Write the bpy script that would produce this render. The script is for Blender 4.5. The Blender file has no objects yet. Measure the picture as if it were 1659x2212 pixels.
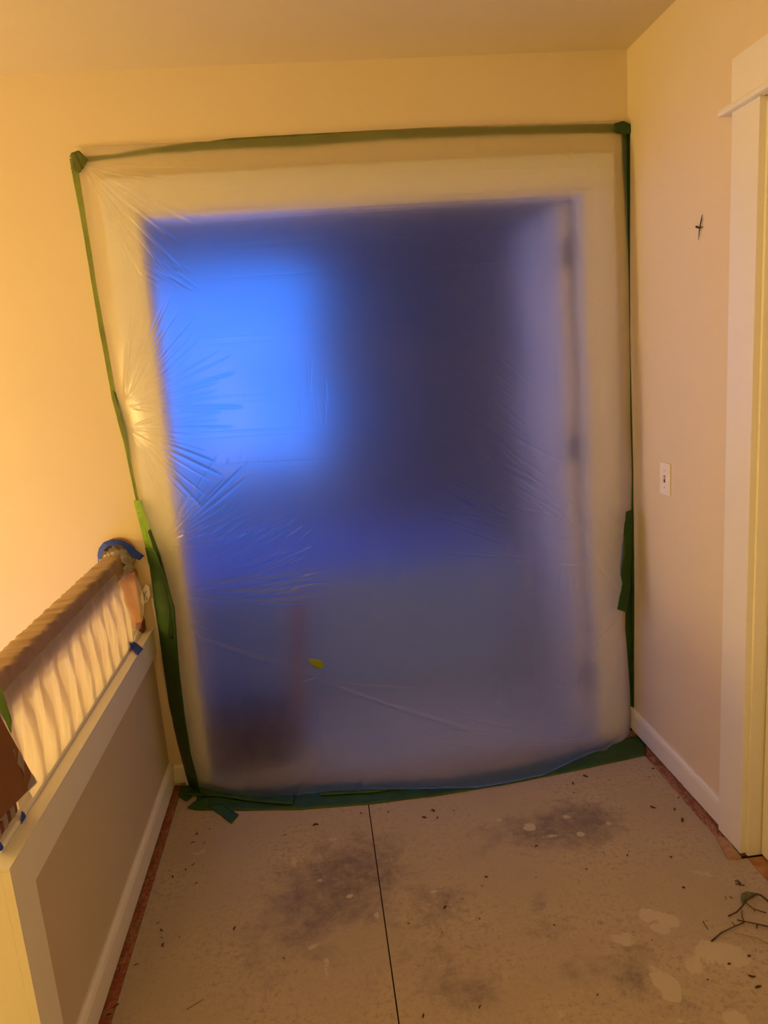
import bpy, bmesh, math, random
import numpy as np
from mathutils import Vector, Matrix

# ------------------------------------------------------------------ camera
S = bpy.context.scene
COL = S.collection
W, H, F = 1659.0, 2212.0, 1565.62
CAMH = 1.55
_D = np.array([665 - W/2, 800 - H/2, F]); _D /= np.linalg.norm(_D)      # depth axis seen by the lens
_V = -np.array([1418 - W/2, 8800 - H/2, F]); _V /= np.linalg.norm(_V)   # up axis seen by the lens
_X = np.cross(_D, _V); _X = _X if _X[0] > 0 else -_X
M3 = np.array([_X, _D, _V])
cd = bpy.data.cameras.new('camera'); cam = bpy.data.objects.new('camera', cd); COL.objects.link(cam)
cd.sensor_fit = 'VERTICAL'; cd.sensor_height = 36; cd.lens = F/H*36; cd.clip_start = .01
R = Matrix([[M3[i][0], -M3[i][1], -M3[i][2]] for i in range(3)])
cam.matrix_world = Matrix.Translation((0, 0, CAMH)) @ R.to_4x4()
S.camera = cam

# ------------------------------------------------------------------ light
S.view_settings.view_transform = 'Standard'; S.view_settings.look = 'None'
S.view_settings.gamma = 1; S.view_settings.use_curve_mapping = False
S.view_settings.exposure = -0.06
S.cycles.use_denoising = True
S.cycles.max_bounces = 10; S.cycles.transparent_max_bounces = 12; S.cycles.transmission_bounces = 8
S.cycles.sample_clamp_indirect = 6; S.cycles.caustics_reflective = False
world = bpy.data.worlds.new('dusk'); S.world = world; world.use_nodes = True
bg = world.node_tree.nodes['Background']
bg.inputs[0].default_value = (.028, .20, 1, 1); bg.inputs[1].default_value = 1.95
WARM = (1, .672, .195)
def lamp(name, loc, power, size, color=WARM):
    l = bpy.data.lights.new(name, 'POINT'); l.energy = power; l.color = color; l.shadow_soft_size = size
    o = bpy.data.objects.new(name, l); o.location = loc; COL.objects.link(o); return o
def area(name, loc, target, power, sx, sy, color=WARM):
    l = bpy.data.lights.new(name, 'AREA'); l.energy = power; l.color = color; l.shape = 'RECTANGLE'; l.size = sx; l.size_y = sy
    o = bpy.data.objects.new(name, l); o.location = loc
    o.rotation_euler = (Vector(target) - Vector(loc)).to_track_quat('-Z', 'Y').to_euler(); COL.objects.link(o); return o
lamp('stairwell_lamp', (-1.98, 1.30, .62), 19, .25)
lamp('landing_lamp', (-3.2, 1.80, 1.42), 116, .22)
lamp('hall_lamp', (-1.3, -1.1, 1.7), 24, .22)
for nm, lc, tg, sx, sy in (('far_window_portal', (-.515, 5.595, 1.52), (-.515, 0, 1.52), 1.27, 1.36), ('added_window_portal', (-1.795, 4.425, 1.27), (0, 4.425, 1.27), 1.85, 2.3)):
    area(nm, lc, tg, 1, sx, sy).data.cycles.is_portal = True      # guides sampling of the dusk sky through the far window and the added side one

# ------------------------------------------------------------------ pixel <-> place
CC = np.array([0, 0, CAMH])
def ray(px, py): return M3 @ np.array([px - W/2, py - H/2, F])
def onz(px, py, z=0.0):
    r = ray(px, py); return Vector(CC + r*(z - CAMH)/r[2])
def ony(px, py, y):
    r = ray(px, py); return Vector(CC + r*y/r[1])
def onx(px, py, x):
    r = ray(px, py); return Vector(CC + r*x/r[0])

# ------------------------------------------------------------------ materials
def mat(name):
    m = bpy.data.materials.new(name); m.use_nodes = True
    nt = m.node_tree; b = nt.nodes['Principled BSDF']; return m, nt, b
def noise(nt, scale, detail=4, rough=.55, vec=None, dist=0):
    n = nt.nodes.new('ShaderNodeTexNoise'); n.inputs['Scale'].default_value = scale
    n.inputs['Detail'].default_value = detail; n.inputs['Roughness'].default_value = rough
    n.inputs['Distortion'].default_value = dist
    if vec is None:
        tc = nt.nodes.new('ShaderNodeTexCoord'); vec = tc.outputs['Object']
    nt.links.new(vec, n.inputs['Vector']); return n
def ramp(nt, fac, stops):
    r = nt.nodes.new('ShaderNodeValToRGB'); nt.links.new(fac, r.inputs[0])
    e = r.color_ramp.elements
    while len(e) < len(stops): e.new(.5)
    for k, (p, c) in enumerate(stops):
        e[k].position = p; e[k].color = (c, c, c, 1) if isinstance(c, (int, float)) else (*c, 1)
    return r
def bump(nt, b, h, strength, dist=.01):
    n = nt.nodes.new('ShaderNodeBump'); n.inputs['Strength'].default_value = strength; n.inputs['Distance'].default_value = dist
    nt.links.new(h, n.inputs['Height']); nt.links.new(n.outputs[0], b.inputs['Normal']); return n
def mix(nt, fac, a, b_):
    m = nt.nodes.new('ShaderNodeMix'); m.data_type = 'RGBA'
    for s, v in ((0, fac), (6, a), (7, b_)):
        if hasattr(v, 'links') or hasattr(v, 'is_linked'): nt.links.new(v, m.inputs[s])
        elif s == 0: m.inputs[0].default_value = v
        else: m.inputs[s].default_value = (*v, 1)
    return m.outputs[2]
def math_(nt, op, a, b_=None, clamp=False):
    m = nt.nodes.new('ShaderNodeMath'); m.operation = op; m.use_clamp = clamp
    for s, v in ((0, a), (1, b_)):
        if v is None: continue
        if hasattr(v, 'is_linked'): nt.links.new(v, m.inputs[s])
        else: m.inputs[s].default_value = v
    return m.outputs[0]
def simple(name, c, rough=.5, var=.08, nscale=12, bmp=.0, bscale=200, bdist=.001):
    m, nt, b = mat(name); b.inputs['Roughness'].default_value = rough
    n = noise(nt, nscale)
    lo = tuple(max(0, x*(1 - var)) for x in c); hi = tuple(min(1, x*(1 + var)) for x in c)
    nt.links.new(ramp(nt, n.outputs[0], [(.3, lo), (.7, hi)]).outputs[0], b.inputs['Base Color'])
    if bmp: bump(nt, b, noise(nt, bscale, 2).outputs[0], bmp, bdist)
    return m
MW = simple('wall_paint', (.80, .70, .53), .55, .015, 3, .12, 260, .0015)
MC = simple('ceiling_paint', (.76, .67, .50), .7, .02, 3, .15, 200, .002)
MT = simple('white_trim_paint', (.88, .87, .86), .32, .015, 6, .03, 90, .001)
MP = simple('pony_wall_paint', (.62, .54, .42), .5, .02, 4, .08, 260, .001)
MSW = simple('switch_plastic', (.92, .88, .88), .3, .01)
MDK = simple('dark_slot', (.05, .03, .02), .6)
MBL = simple('black_steel', (.006, .004, .004), .4)
MBT = simple('blue_masking_tape', (.012, .055, .55), .6, .2, 60, .3, 400, .0006)
MWD = simple('orange_oak', (.58, .24, .07), .45, .2, 20)
MRD = simple('dark_red_wood', (.16, .03, .02), .5, .2)
MCB = simple('brown_cardboard', (.22, .095, .035), .85, .08, 8)
MDB = simple('dark_brown_box_card', (.05, .02, .012), .7, .15, 8)
MCR = simple('dry_leaf_crumb', (.06, .028, .012), .8, .5, 150)
MTW = simple('dry_twig_bark', (.07, .045, .02), .8, .5, 80)
MTWP = simple('pale_twig_bark', (.30, .24, .10), .8, .2, 80)
MLF = simple('dull_green_leaf', (.30, .30, .12), .6, .2, 60)
MDR = simple('white_door_paint', (.85, .80, .76), .4, .02, 4)
MSP = simple('splinter_wood', (.42, .25, .13), .7, .25, 70)
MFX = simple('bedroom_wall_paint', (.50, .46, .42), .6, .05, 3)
MDW = simple('wardrobe_dark', (.03, .025, .03), .5, .2, 3)
MHL = simple('white_highlight', (.9, .9, .95), .5, .02)  # white of a glint on the film, put into a colour
MHM = simple('grey_highlight_marks', (.25, .24, .33), .6)

def tape_mat(name, c, back=.35):
    m, nt, b = mat(name)
    tc = nt.nodes.new('ShaderNodeTexCoord')
    n = noise(nt, 9, 5, .6); n2 = noise(nt, 260, 2)
    nt.links.new(ramp(nt, n.outputs[0], [(.3, tuple(x*.7 for x in c)), (.55, c), (.75, tuple(x*1.35 for x in c))]).outputs[0], b.inputs['Base Color'])
    b.inputs['Roughness'].default_value = .5
    bump(nt, b, n2.outputs[0], .25, .0006)
    tr = nt.nodes.new('ShaderNodeBsdfTranslucent'); tr.inputs[0].default_value = (*c, 1)
    mx = nt.nodes.new('ShaderNodeMixShader'); mx.inputs[0].default_value = back
    nt.links.new(b.outputs[0], mx.inputs[1]); nt.links.new(tr.outputs[0], mx.inputs[2])
    nt.links.new(mx.outputs[0], nt.nodes['Material Output'].inputs[0]); return m
MGT = tape_mat('green_masking_tape', (.030, .095, .014), .15)  # dark green; also carries the shade on the lower left strip
MGB = tape_mat('lit_green_tape', (.30, .55, .04), .3)  # the same tape where lit, brightness put into its colour
MGO = tape_mat('olive_tape_under_film', (.22, .27, .06), .2)

def film_mat(name, lobes, trans, diff, gloss, groug=.22, col=(1, 1, .99), clear=0):
    """thin plastic film: glass lobes (weight, roughness, ior) plus milky scatter and gloss"""
    m, nt, b = mat(name); nt.nodes.remove(b)
    out = nt.nodes['Material Output']; sh = []
    for w_, rough, ior in lobes:
        g = nt.nodes.new('ShaderNodeBsdfGlass'); g.distribution = 'MULTI_GGX'; g.inputs[0].default_value = (*col, 1)
        g.inputs['Roughness'].default_value = rough; g.inputs['IOR'].default_value = ior; sh.append((w_, g))
    tl = nt.nodes.new('ShaderNodeBsdfTranslucent'); tl.inputs[0].default_value = (.98, .97, .96, 1); sh.append((trans, tl))
    df = nt.nodes.new('ShaderNodeBsdfDiffuse'); df.inputs[0].default_value = (.9, .9, .9, 1); sh.append((diff, df))
    gl = nt.nodes.new('ShaderNodeBsdfGlossy'); gl.inputs[0].default_value = (1, 1, 1, 1); gl.inputs['Roughness'].default_value = groug; sh.append((gloss, gl))
    if clear: sh.append((clear, nt.nodes.new('ShaderNodeBsdfTransparent')))
    w, acc = sh[0][0], sh[0][1].outputs[0]
    for k, n_ in sh[1:]:
        mx = nt.nodes.new('ShaderNodeMixShader'); mx.inputs[0].default_value = k/(w + k); w += k
        nt.links.new(acc, mx.inputs[1]); nt.links.new(n_.outputs[0], mx.inputs[2]); acc = mx.outputs[0]
    nt.links.new(acc, out.inputs[0]); return m
MFILM = film_mat('milky_plastic_film', [(.68, .60, 1.24), (.17, 1.0, 1.4)], .085, .008, .022, groug=.24)
MDRP = film_mat('crinkled_drape_film', [(.12, .8, 1.3)], .58, .22, .04)
MDRP.node_tree.nodes['Translucent BSDF'].inputs[0].default_value = (.78, .72, .70, 1)
MCOL = film_mat('bunched_film', [], .45, .42, .08)
MTHIN = film_mat('thin_clear_film', [], .14, .10, .07, clear=.62)
# rail wrapping: wood seen through crinkled film
def rail_mat():
    m, nt, b = mat('film_wrapped_brown_wood')
    n = noise(nt, 14, 5, .6)
    nt.links.new(ramp(nt, n.outputs[0], [(.3, (.30, .19, .11)), (.7, (.42, .28, .17))]).outputs[0], b.inputs['Base Color'])
    b.inputs['Roughness'].default_value = .45; b.inputs['Coat Weight'].default_value = .3; b.inputs['Coat Roughness'].default_value = .25
    return m
MRL = rail_mat()

# exposed subfloor strip with red stencil print
def strip_mat(name, base, red, amt):
    m, nt, b = mat(name); b.inputs['Roughness'].default_value = .75
    tc = nt.nodes.new('ShaderNodeTexCoord')
    mp = nt.nodes.new('ShaderNodeMapping'); mp.inputs['Scale'].default_value = (3, 1, 1); nt.links.new(tc.outputs['Object'], mp.inputs[0])
    n = noise(nt, 18, 5, .7, mp.outputs[0], .8)
    n2 = noise(nt, 90, 3, .6)
    c1 = mix(nt, ramp(nt, n2.outputs[0], [(.35, 0), (.65, 1)]).outputs[0], tuple(x*.65 for x in base), tuple(min(1, x*1.25) for x in base))
    c2 = mix(nt, math_(nt, 'MULTIPLY', ramp(nt, n.outputs[0], [(.47, 0), (.54, 1)]).outputs[0], amt), c1, red)
    n3 = noise(nt, 28, 3, .6)
    c3 = mix(nt, ramp(nt, n3.outputs[0], [(.66, 0), (.72, .8)]).outputs[0], c2, (.02, .008, .006))
    nt.links.new(c3, b.inputs['Base Color']); bump(nt, b, n2.outputs[0], .5, .002); return m
MSL = strip_mat('raw_subfloor_edge', (.34, .17, .075), (.26, .03, .015), .45)
MSR = strip_mat('raw_subfloor_edge_pale', (.42, .22, .15), (.22, .05, .04), .7)
MRED = simple('red_stencil_ink', (.42, .03, .02), .7, .3, 60)

# painted plywood underlay: stains and filler patches carried by two mask attributes
def floor_mat():
    m, nt, b = mat('worn_painted_underlay')
    def attr(n):
        a = nt.nodes.new('ShaderNodeAttribute'); a.attribute_name = n; return a.outputs['Fac']
    st, pa = attr('stain'), attr('patch')
    nb = noise(nt, 3.2, 6, .62); nf = noise(nt, 60, 7, .78); ng = noise(nt, 130, 4, .7)
    nm = noise(nt, 11, 7, .72, None, .5)
    base = mix(nt, ramp(nt, nb.outputs[0], [(.3, 0), (.7, 1)]).outputs[0], (.44, .37, .28), (.54, .46, .34))
    base = mix(nt, ramp(nt, ng.outputs[0], [(.25, .5), (.75, 0)]).outputs[0], base, (.34, .27, .20))
    # general grime flecks
    gr = math_(nt, 'MULTIPLY', ramp(nt, nf.outputs[0], [(.50, 0), (.66, 1)]).outputs[0], ramp(nt, nb.outputs[0], [(.40, .05), (.60, .7)]).outputs[0])
    base = mix(nt, gr, base, (.20, .13, .085))
    # mauve-grey stains, broken up
    s = math_(nt, 'MULTIPLY', st, math_(nt, 'MULTIPLY_ADD', nm.outputs[0], 1.5, False))
    s2 = math_(nt, 'ADD', st, math_(nt, 'MULTIPLY', math_(nt, 'SUBTRACT', nm.outputs[0], .5), 1.6))
    nk = noise(nt, 24, 7, .75); sm = math_(nt, 'MULTIPLY', ramp(nt, s2, [(.30, 0), (.85, 1)]).outputs[0], ramp(nt, nk.outputs[0], [(.36, .35), (.58, 1)]).outputs[0])
    base = mix(nt, sm, base, (.21, .165, .155))
    # filler patches with crisp broken edges
    p2 = math_(nt, 'ADD', pa, math_(nt, 'MULTIPLY', math_(nt, 'SUBTRACT', nm.outputs[0], .5), 1.5))
    pm = ramp(nt, p2, [(.52, 0), (.60, .85)]).outputs[0]
    base = mix(nt, pm, base, (.56, .50, .39))
    nt.links.new(base, b.inputs['Base Color'])
    b.inputs['Roughness'].default_value = .62
    h = math_(nt, 'ADD', math_(nt, 'MULTIPLY', nf.outputs[0], .4), math_(nt, 'ADD', math_(nt, 'MULTIPLY', pm, .5), math_(nt, 'MULTIPLY', ng.outputs[0], .3)))
    bump(nt, b, h, .35, .002); return m
MFL = floor_mat()
MCP = simple('bedroom_floor_board', (.56, .58, .68), .38, .08, 6); MCP.node_tree.nodes['Principled BSDF'].inputs['Coat Weight'].default_value = 1; MCP.node_tree.nodes['Principled BSDF'].inputs['Coat Roughness'].default_value = .3; MCP.node_tree.nodes['Principled BSDF'].inputs['Specular IOR Level'].default_value = .9

def glass_mat():
    m, nt, b = mat('window_glass'); nt.nodes.remove(b)
    t = nt.nodes.new('ShaderNodeBsdfTransparent'); g = nt.nodes.new('ShaderNodeBsdfGlossy'); g.inputs['Roughness'].default_value = .03
    fr = nt.nodes.new('ShaderNodeFresnel'); fr.inputs[0].default_value = 1.12; mx = nt.nodes.new('ShaderNodeMixShader')
    nt.links.new(fr.outputs[0], mx.inputs[0]); nt.links.new(t.outputs[0], mx.inputs[1]); nt.links.new(g.outputs[0], mx.inputs[2])
    nt.links.new(mx.outputs[0], nt.nodes['Material Output'].inputs[0]); return m
MGL = glass_mat()

# ------------------------------------------------------------------ mesh helpers
def link(name, me, m, parent=None, loc=None):
    o = bpy.data.objects.new(name, me); COL.objects.link(o)
    if m is not None: me.materials.append(m)
    if parent is not None: o.parent = parent
    if loc is not None: o.location = loc
    return o
def obj(name, bm, m, parent=None, smooth=False, loc=None):
    me = bpy.data.meshes.new(name); bm.normal_update(); bm.to_mesh(me); bm.free()
    if smooth:
        for p in me.polygons: p.use_smooth = True
    return link(name, me, m, parent, loc)
def box(bm, x0, x1, y0, y1, z0, z1, bev=0, seg=2):
    r = bmesh.ops.create_cube(bm, size=1)
    vs = r['verts']
    for v in vs:
        v.co = Vector(((x0 + x1)/2 + v.co.x*(x1 - x0), (y0 + y1)/2 + v.co.y*(y1 - y0), (z0 + z1)/2 + v.co.z*(z1 - z0)))
    if bev:
        es = list({e for v in vs for e in v.link_edges})
        bmesh.ops.bevel(bm, geom=es, offset=bev, segments=seg, affect='EDGES', profile=.6)
    return bm
def bxo(name, x0, x1, y0, y1, z0, z1, m, parent=None, bev=0):
    bm = bmesh.new(); box(bm, x0, x1, y0, y1, z0, z1, bev); return obj(name, bm, m, parent)
def thing(name, label, cat, loc, group=None):
    o = bpy.data.objects.new(name, None); COL.objects.link(o); o.location = loc; o.empty_display_size = .05
    tag(o, label, cat, group); return o
def tag(o, label, cat, group=None):
    o['label'] = label; o['category'] = cat
    if group: o['group'] = group
    return o
def st(o):
    o['kind'] = 'structure'; return o
def keep(o, parent):
    """parent a world-space mesh to a thing that stands at its own base"""
    o.parent = parent; o.matrix_parent_inverse = Matrix.Translation(-parent.location); return o
def profile(name, pts, axis, a0, a1, m, parent=None, smooth=False):
    """closed outline pts extruded along 'x','y' or 'z'"""
    bm = bmesh.new()
    def P(u, v, a): return {'x': (a, u, v), 'y': (u, a, v), 'z': (u, v, a)}[axis]
    A = [bm.verts.new(P(u, v, a0)) for u, v in pts]; B = [bm.verts.new(P(u, v, a1)) for u, v in pts]
    n = len(pts)
    for i in range(n): bm.faces.new((A[i], A[(i + 1) % n], B[(i + 1) % n], B[i]))
    bm.faces.new(A[::-1]); bm.faces.new(B)
    bmesh.ops.recalc_face_normals(bm, faces=bm.faces)
    return obj(name, bm, m, parent, smooth)
def tube(bm, pts, rad, n=8):
    """round tube along pts with a radius each"""
    rings = []
    for i, p in enumerate(pts):
        p = Vector(p); t = (Vector(pts[min(i + 1, len(pts) - 1)]) - Vector(pts[max(i - 1, 0)])).normalized()
        a = t.orthogonal().normalized() if i == 0 else (rings[-1][1] - t*rings[-1][1].dot(t)).normalized()
        b = t.cross(a); r = rad[i] if hasattr(rad, '__len__') else rad
        rings.append(([bm.verts.new(p + a*r*math.cos(k*2*math.pi/n) + b*r*math.sin(k*2*math.pi/n)) for k in range(n)], a))
    for i in range(len(rings) - 1):
        A, B = rings[i][0], rings[i + 1][0]
        for k in range(n): bm.faces.new((A[k], A[(k + 1) % n], B[(k + 1) % n], B[k]))
    bm.faces.new(rings[0][0][::-1]); bm.faces.new(rings[-1][0]); return bm
def rs(poly, n):
    """resample a polyline of Vectors to n points"""
    P = [Vector(p) for p in poly]; L = [0]
    for a, b in zip(P, P[1:]): L.append(L[-1] + (b - a).length)
    out = []
    for i in range(n):
        s = L[-1]*i/(n - 1); k = 0
        while k < len(L) - 2 and L[k + 1] < s: k += 1
        t = (s - L[k])/max(1e-9, L[k + 1] - L[k]); out.append(P[k].lerp(P[k + 1], t))
    return out
def strip(name, A, B, nrm, m, parent=None, n=60, k=6, th=.0006, wr=.0015, off=.001, seed=0, curl=0, jag=0, lift=0):
    """adhesive tape between two edge polylines, slightly wrinkled, with thickness and torn ends"""
    rnd = random.Random(seed); A = rs(A, n); B = rs(B, n); nrm = Vector(nrm).normalized()
    ph = [rnd.uniform(0, 6.28) for _ in range(6)]
    top, bot = [], []
    for i in range(n):
        rt, rb = [], []
        e = Vector((0, 0, 0))
        for j in range(k + 1):
            t = j/k; p = A[i].lerp(B[i], t)
            if jag and i in (0, n - 1):
                p = p + (A[min(i, n - 2) + (1 if i == 0 else 0)] - A[max(0, i - 1)] if i else A[0] - A[1]).normalized()*(jag*(j % 2))
            u = i/n*1.0
            w = wr*(math.sin(u*31 + t*5 + ph[0]) + .7*math.sin(u*57 - t*9 + ph[1]) + .6*math.sin(u*13 + t*14 + ph[2]) + rnd.uniform(-.25, .25)) / 2
            h = off + abs(w) + curl*(1 - t)**2 + lift*t
            rb.append(p + nrm*(h)); rt.append(p + nrm*(h + th))
        top.append(rt); bot.append(rb)
    bm = bmesh.new()
    T = [[bm.verts.new(p) for p in r] for r in top]; Bv = [[bm.verts.new(p) for p in r] for r in bot]
    for i in range(n - 1):
        for j in range(k):
            bm.faces.new((T[i][j], T[i + 1][j], T[i + 1][j + 1], T[i][j + 1]))
            bm.faces.new((Bv[i][j], Bv[i][j + 1], Bv[i + 1][j + 1], Bv[i + 1][j]))
        for j in (0, k): bm.faces.new((T[i][j], Bv[i][j], Bv[i + 1][j], T[i + 1][j]))
    for i in (0, n - 1):
        for j in range(k): bm.faces.new((T[i][j], T[i][j + 1], Bv[i][j + 1], Bv[i][j]))
    bmesh.ops.recalc_face_normals(bm, faces=bm.faces)
    return obj(name, bm, m, parent, True)

# ------------------------------------------------------------------ the setting
YB = 2.66          # back wall plane
XR = 1.196         # right wall plane
XL = -.68          # painted face of the half wall
CH = 2.55
OX0, OX1, OZ = -.52, 1.03, 2.10     # opening in the back wall
# back wall, with the opening
bm = bmesh.new()
box(bm, -3.6, OX0, YB, YB + .12, -1.5, CH); box(bm, OX1, 2.0, YB, YB + .12, -.02, CH); box(bm, OX0, OX1, YB, YB + .12, OZ, CH)
wb = st(obj('wall_back', bm, MW))
# right wall with the door hole (y .98-1.85)
bm = bmesh.new()
box(bm, XR, XR + .12, 1.862, YB, -.02, CH); box(bm, XR, XR + .12, .98, 1.862, 2.10, CH); box(bm, XR, XR + .12, -2.2, .98, -.02, CH)
st(obj('wall_right', bm, MW))
st(bxo('ceiling', -3.6, 2.0, -2.2, YB + .1, CH, CH + .08, MC))
st(bxo('wall_behind', -3.6, 2.0, -2.3, -2.2, -1.5, CH, MW))
st(bxo('wall_stairwell', -3.7, -3.6, -2.3, YB, -1.5, CH, MW))
# half wall
hw = st(bxo('wall_left', -.835, XL, 1.333, YB, -1.5, .645, MP))
tb = profile('trim_1', [(1.312, .552), (YB, .552), (YB, .645), (1.312, .645)], 'x', XL, XL + .017, MT); st(tb)
st(profile('trim_2', [(1.312, -.004), (1.405, -.004), (1.405, .552), (1.312, .552)], 'x', XL, XL + .017, MT))
st(bxo('trim_3', -.85, XL, 1.312, 1.332, -.02, .645, MT, None, .001))
# shoe rail on the half wall, rounded
prof = [(-.815, .6502), (-.70, .6502), (-.697, .654), (-.703, .659), (-.712, .662), (-.716, .669), (-.725, .672), (-.80, .672), (-.812, .664)]
st(profile('trim_4', prof, 'y', 1.365, YB, MT))
st(profile('trim_5', [(-.835, .6454), (XL + .017, .6454), (XL + .017, .650), (-.835, .650)], 'y', 1.312, YB, MT))
# baseboards
def basep(x, d, s): # s=+1 grows to +x
    return [(x, .012), (x + s*d, .012), (x + s*d, d and .080), (x + s*d*.8, .092), (x + s*d*.35, .098), (x, .098)]
st(profile('baseboard_left', basep(XL, .016, 1), 'y', 1.405, YB, MT))
st(profile('baseboard_right', basep(XR, .014, -1), 'y', 1.975, YB, MT))
st(profile('baseboard_back', [(YB, .012), (YB - .014, .012), (YB - .014, .075), (YB - .006, .085), (YB, .085)], 'x', XL + .016, OX0 - .106, MT))

# subfloor under everything, then the two underlay sheets
st(bxo('floor_slab', -.85, 1.35, -2.2, YB, -.03, -.009, simple('dark_subfloor', (.05, .03, .02), .9)))  # one even, nearly black brown
st(bxo('floor_landing', -3.6, -.851, -2.2, 1.30, -.03, -.001, MW))
st(bxo('floor_stairwell', -3.6, -.836, 1.30, YB, -1.5, -1.45, MW))
XE0, XE1, XS = -.637, 1.150, .069
blobs = []   # (x, y, rx, ry, rot, kind, strength)
def bl(px, py, rpx, rpy, kind, s=1.0, rot=0):
    c = onz(px, py); ex = (onz(px + rpx, py) - c).length; ey = (onz(px, py + rpy) - c).length
    blobs.append((c.x, c.y, ex, ey, math.radians(rot), kind, s))
for a in [(720, 1900, 120, 90, 's', .62), (660, 1985, 110, 80, 's', .55), (800, 1860, 90, 60, 's', .5), (1180, 1790, 150, 45, 's', .75), (1260, 1770, 70, 40, 's', .6),
          (960, 2000, 110, 90, 's', .33), (900, 2110, 130, 60, 's', .33), (1190, 2000, 90, 80, 's', .3), (1480, 2180, 150, 60, 's', .42), (1290, 2100, 110, 50, 's', .4),
          (1380, 2040, 60, 60, 's', .35), (1375, 2118, 12, 16, 's', .8), (1050, 2170, 60, 40, 's', .4), (560, 2110, 60, 60, 's', .3), (1000, 2140, 60, 30, 's', .45),
          (1165, 1955, 20, 16, 's', .5), (955, 1950, 50, 25, 's', .4)]: bl(*a)
for a in [(1440, 1985, 30, 16, 'p', 1, -35), (1425, 2005, 22, 12, 'p', 1, -30), (1400, 1978, 20, 14, 'p', 1), (1350, 2028, 60, 18, 'p', .62, -10),
          (1560, 2060, 75, 42, 'p', .66), (1500, 2085, 30, 30, 'p', .66), (1440, 2120, 33, 38, 'p', .95), (1450, 2150, 24, 18, 'p', .9), (1410, 2090, 12, 10, 'p', .8),
          (1580, 2205, 40, 25, 'p', .8), (1470, 2205, 30, 12, 'p', .6), (1145, 1786, 18, 9, 'p', .9), (1225, 1765, 16, 6, 'p', .8), (1255, 1802, 13, 6, 'p', .8), (1078, 1771, 9, 6, 'p', .8),
          (1190, 1806, 26, 5, 'p', .7), (1314, 1778, 7, 5, 'p', .8), (720, 1813, 14, 4, 'p', .9), (636, 1860, 14, 22, 'p', .62), (690, 1902, 10, 5, 'p', .8), (680, 2042, 20, 7, 'p', .75, 25), (755, 1936, 9, 5, 'p', .7),
          (937, 1926, 9, 5, 'p', .7), (432, 1842, 18, 10, 'p', .62), (705, 2120, 14, 90, 'p', .52), (815, 1978, 8, 9, 'p', .7), (1500, 1870, 80, 40, 'p', .50), (1040, 2035, 20, 14, 'p', .45), (880, 1990, 40, 30, 'p', .44),
          (1230, 2190, 60, 20, 'p', .48), (760, 2020, 20, 50, 'p', .44)]: bl(*a)
def underlay(name, x0, x1, y0, y1):
    nx, ny = int((x1 - x0)/.008), int((y1 - .9)/.008)
    xs = np.linspace(x0, x1, nx); ys = np.concatenate([[y0, .3], np.linspace(.9, y1, ny)]); ny = len(ys)
    X, Y = np.meshgrid(xs, ys); s = np.zeros_like(X); p = np.zeros_like(X)
    for (cx, cy, rx, ry, r, k, w) in blobs:
        dx, dy = X - cx, Y - cy; c, sn = math.cos(r), math.sin(r)
        u, v = (dx*c + dy*sn)/rx, (-dx*sn + dy*c)/ry
        g = w*np.exp(-.7*(u*u + v*v)**(1.0 if k == 's' else 1.15))
        if k == 's': s = s + g*(1 - s*.5)
        else: p = np.maximum(p, g)
    V = np.stack([X.ravel(), Y.ravel(), np.zeros(X.size)], 1)
    # skirt ring for thickness
    idx = np.arange(X.size).reshape(ny, nx)
    fs = [(int(idx[j, i]), int(idx[j, i + 1]), int(idx[j + 1, i + 1]), int(idx[j + 1, i])) for j in range(ny - 1) for i in range(nx - 1)]
    rim = list(idx[0, :]) + list(idx[1:, -1]) + list(idx[-1, :-1][::-1]) + list(idx[1:-1, 0][::-1])
    n0 = len(V); V = np.concatenate([V, np.array([[V[i][0], V[i][1], -.008] for i in rim])])
    L = len(rim)
    for q in range(L): fs.append((int(rim[q]), n0 + q, n0 + (q + 1) % L, int(rim[(q + 1) % L])))
    me = bpy.data.meshes.new(name); me.from_pydata(V.tolist(), [], fs)
    for nm, arr in (('stain', s), ('patch', p)):
        a = me.attributes.new(nm, 'FLOAT', 'POINT'); a.data.foreach_set('value', np.concatenate([arr.ravel(), np.zeros(L)]).astype(np.float32))
    return me
floor = bpy.data.objects.new('floor', None); COL.objects.link(floor); floor['kind'] = 'structure'
o = link('floor_sheet', underlay('floor_sheet', XE0, XS, -2.2, YB), MFL, floor)
o = link('floor_sheet', underlay('floor_sheet', XS + .0035, XE1, -2.2, YB), MFL, floor)
bxo('floor_sheet', XE1 + .0002, 1.186, -2.2, 1.838, -.008, 0, MFL, floor)
# raw strips between sheets and baseboards
sl = st(bxo('trim_6', XL + .004, XE0 - .002, -2.2, YB - .015, -.009, -.003, MSL))
sr = st(bxo('trim_7', XE1 + .002, XR - .001, 1.86, YB - .015, -.009, -.003, MSR))
# red stencil marks lettered along the left strip (worn, unreadable strokes)
rnd = random.Random(4)
bm = bmesh.new(); y = 1.45
while y < 2.5:
    for q in range(rnd.choice((2, 3))):
        xa = XL + .022 + rnd.uniform(-.004, .012); w = rnd.uniform(.002, .003); L = rnd.uniform(.012, .02)
        if rnd.random() < .5: box(bm, xa, xa + L*.8, y, y + w, -.0029, -.0024)
        else: box(bm, xa, xa + w, y, y + L, -.0029, -.0024)
    y += rnd.uniform(.018, .03)
    if rnd.random() < .12: y += .1
pr = obj('stencil_print', bm, MRED, sl); pr['kind'] = 'stuff'
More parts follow.
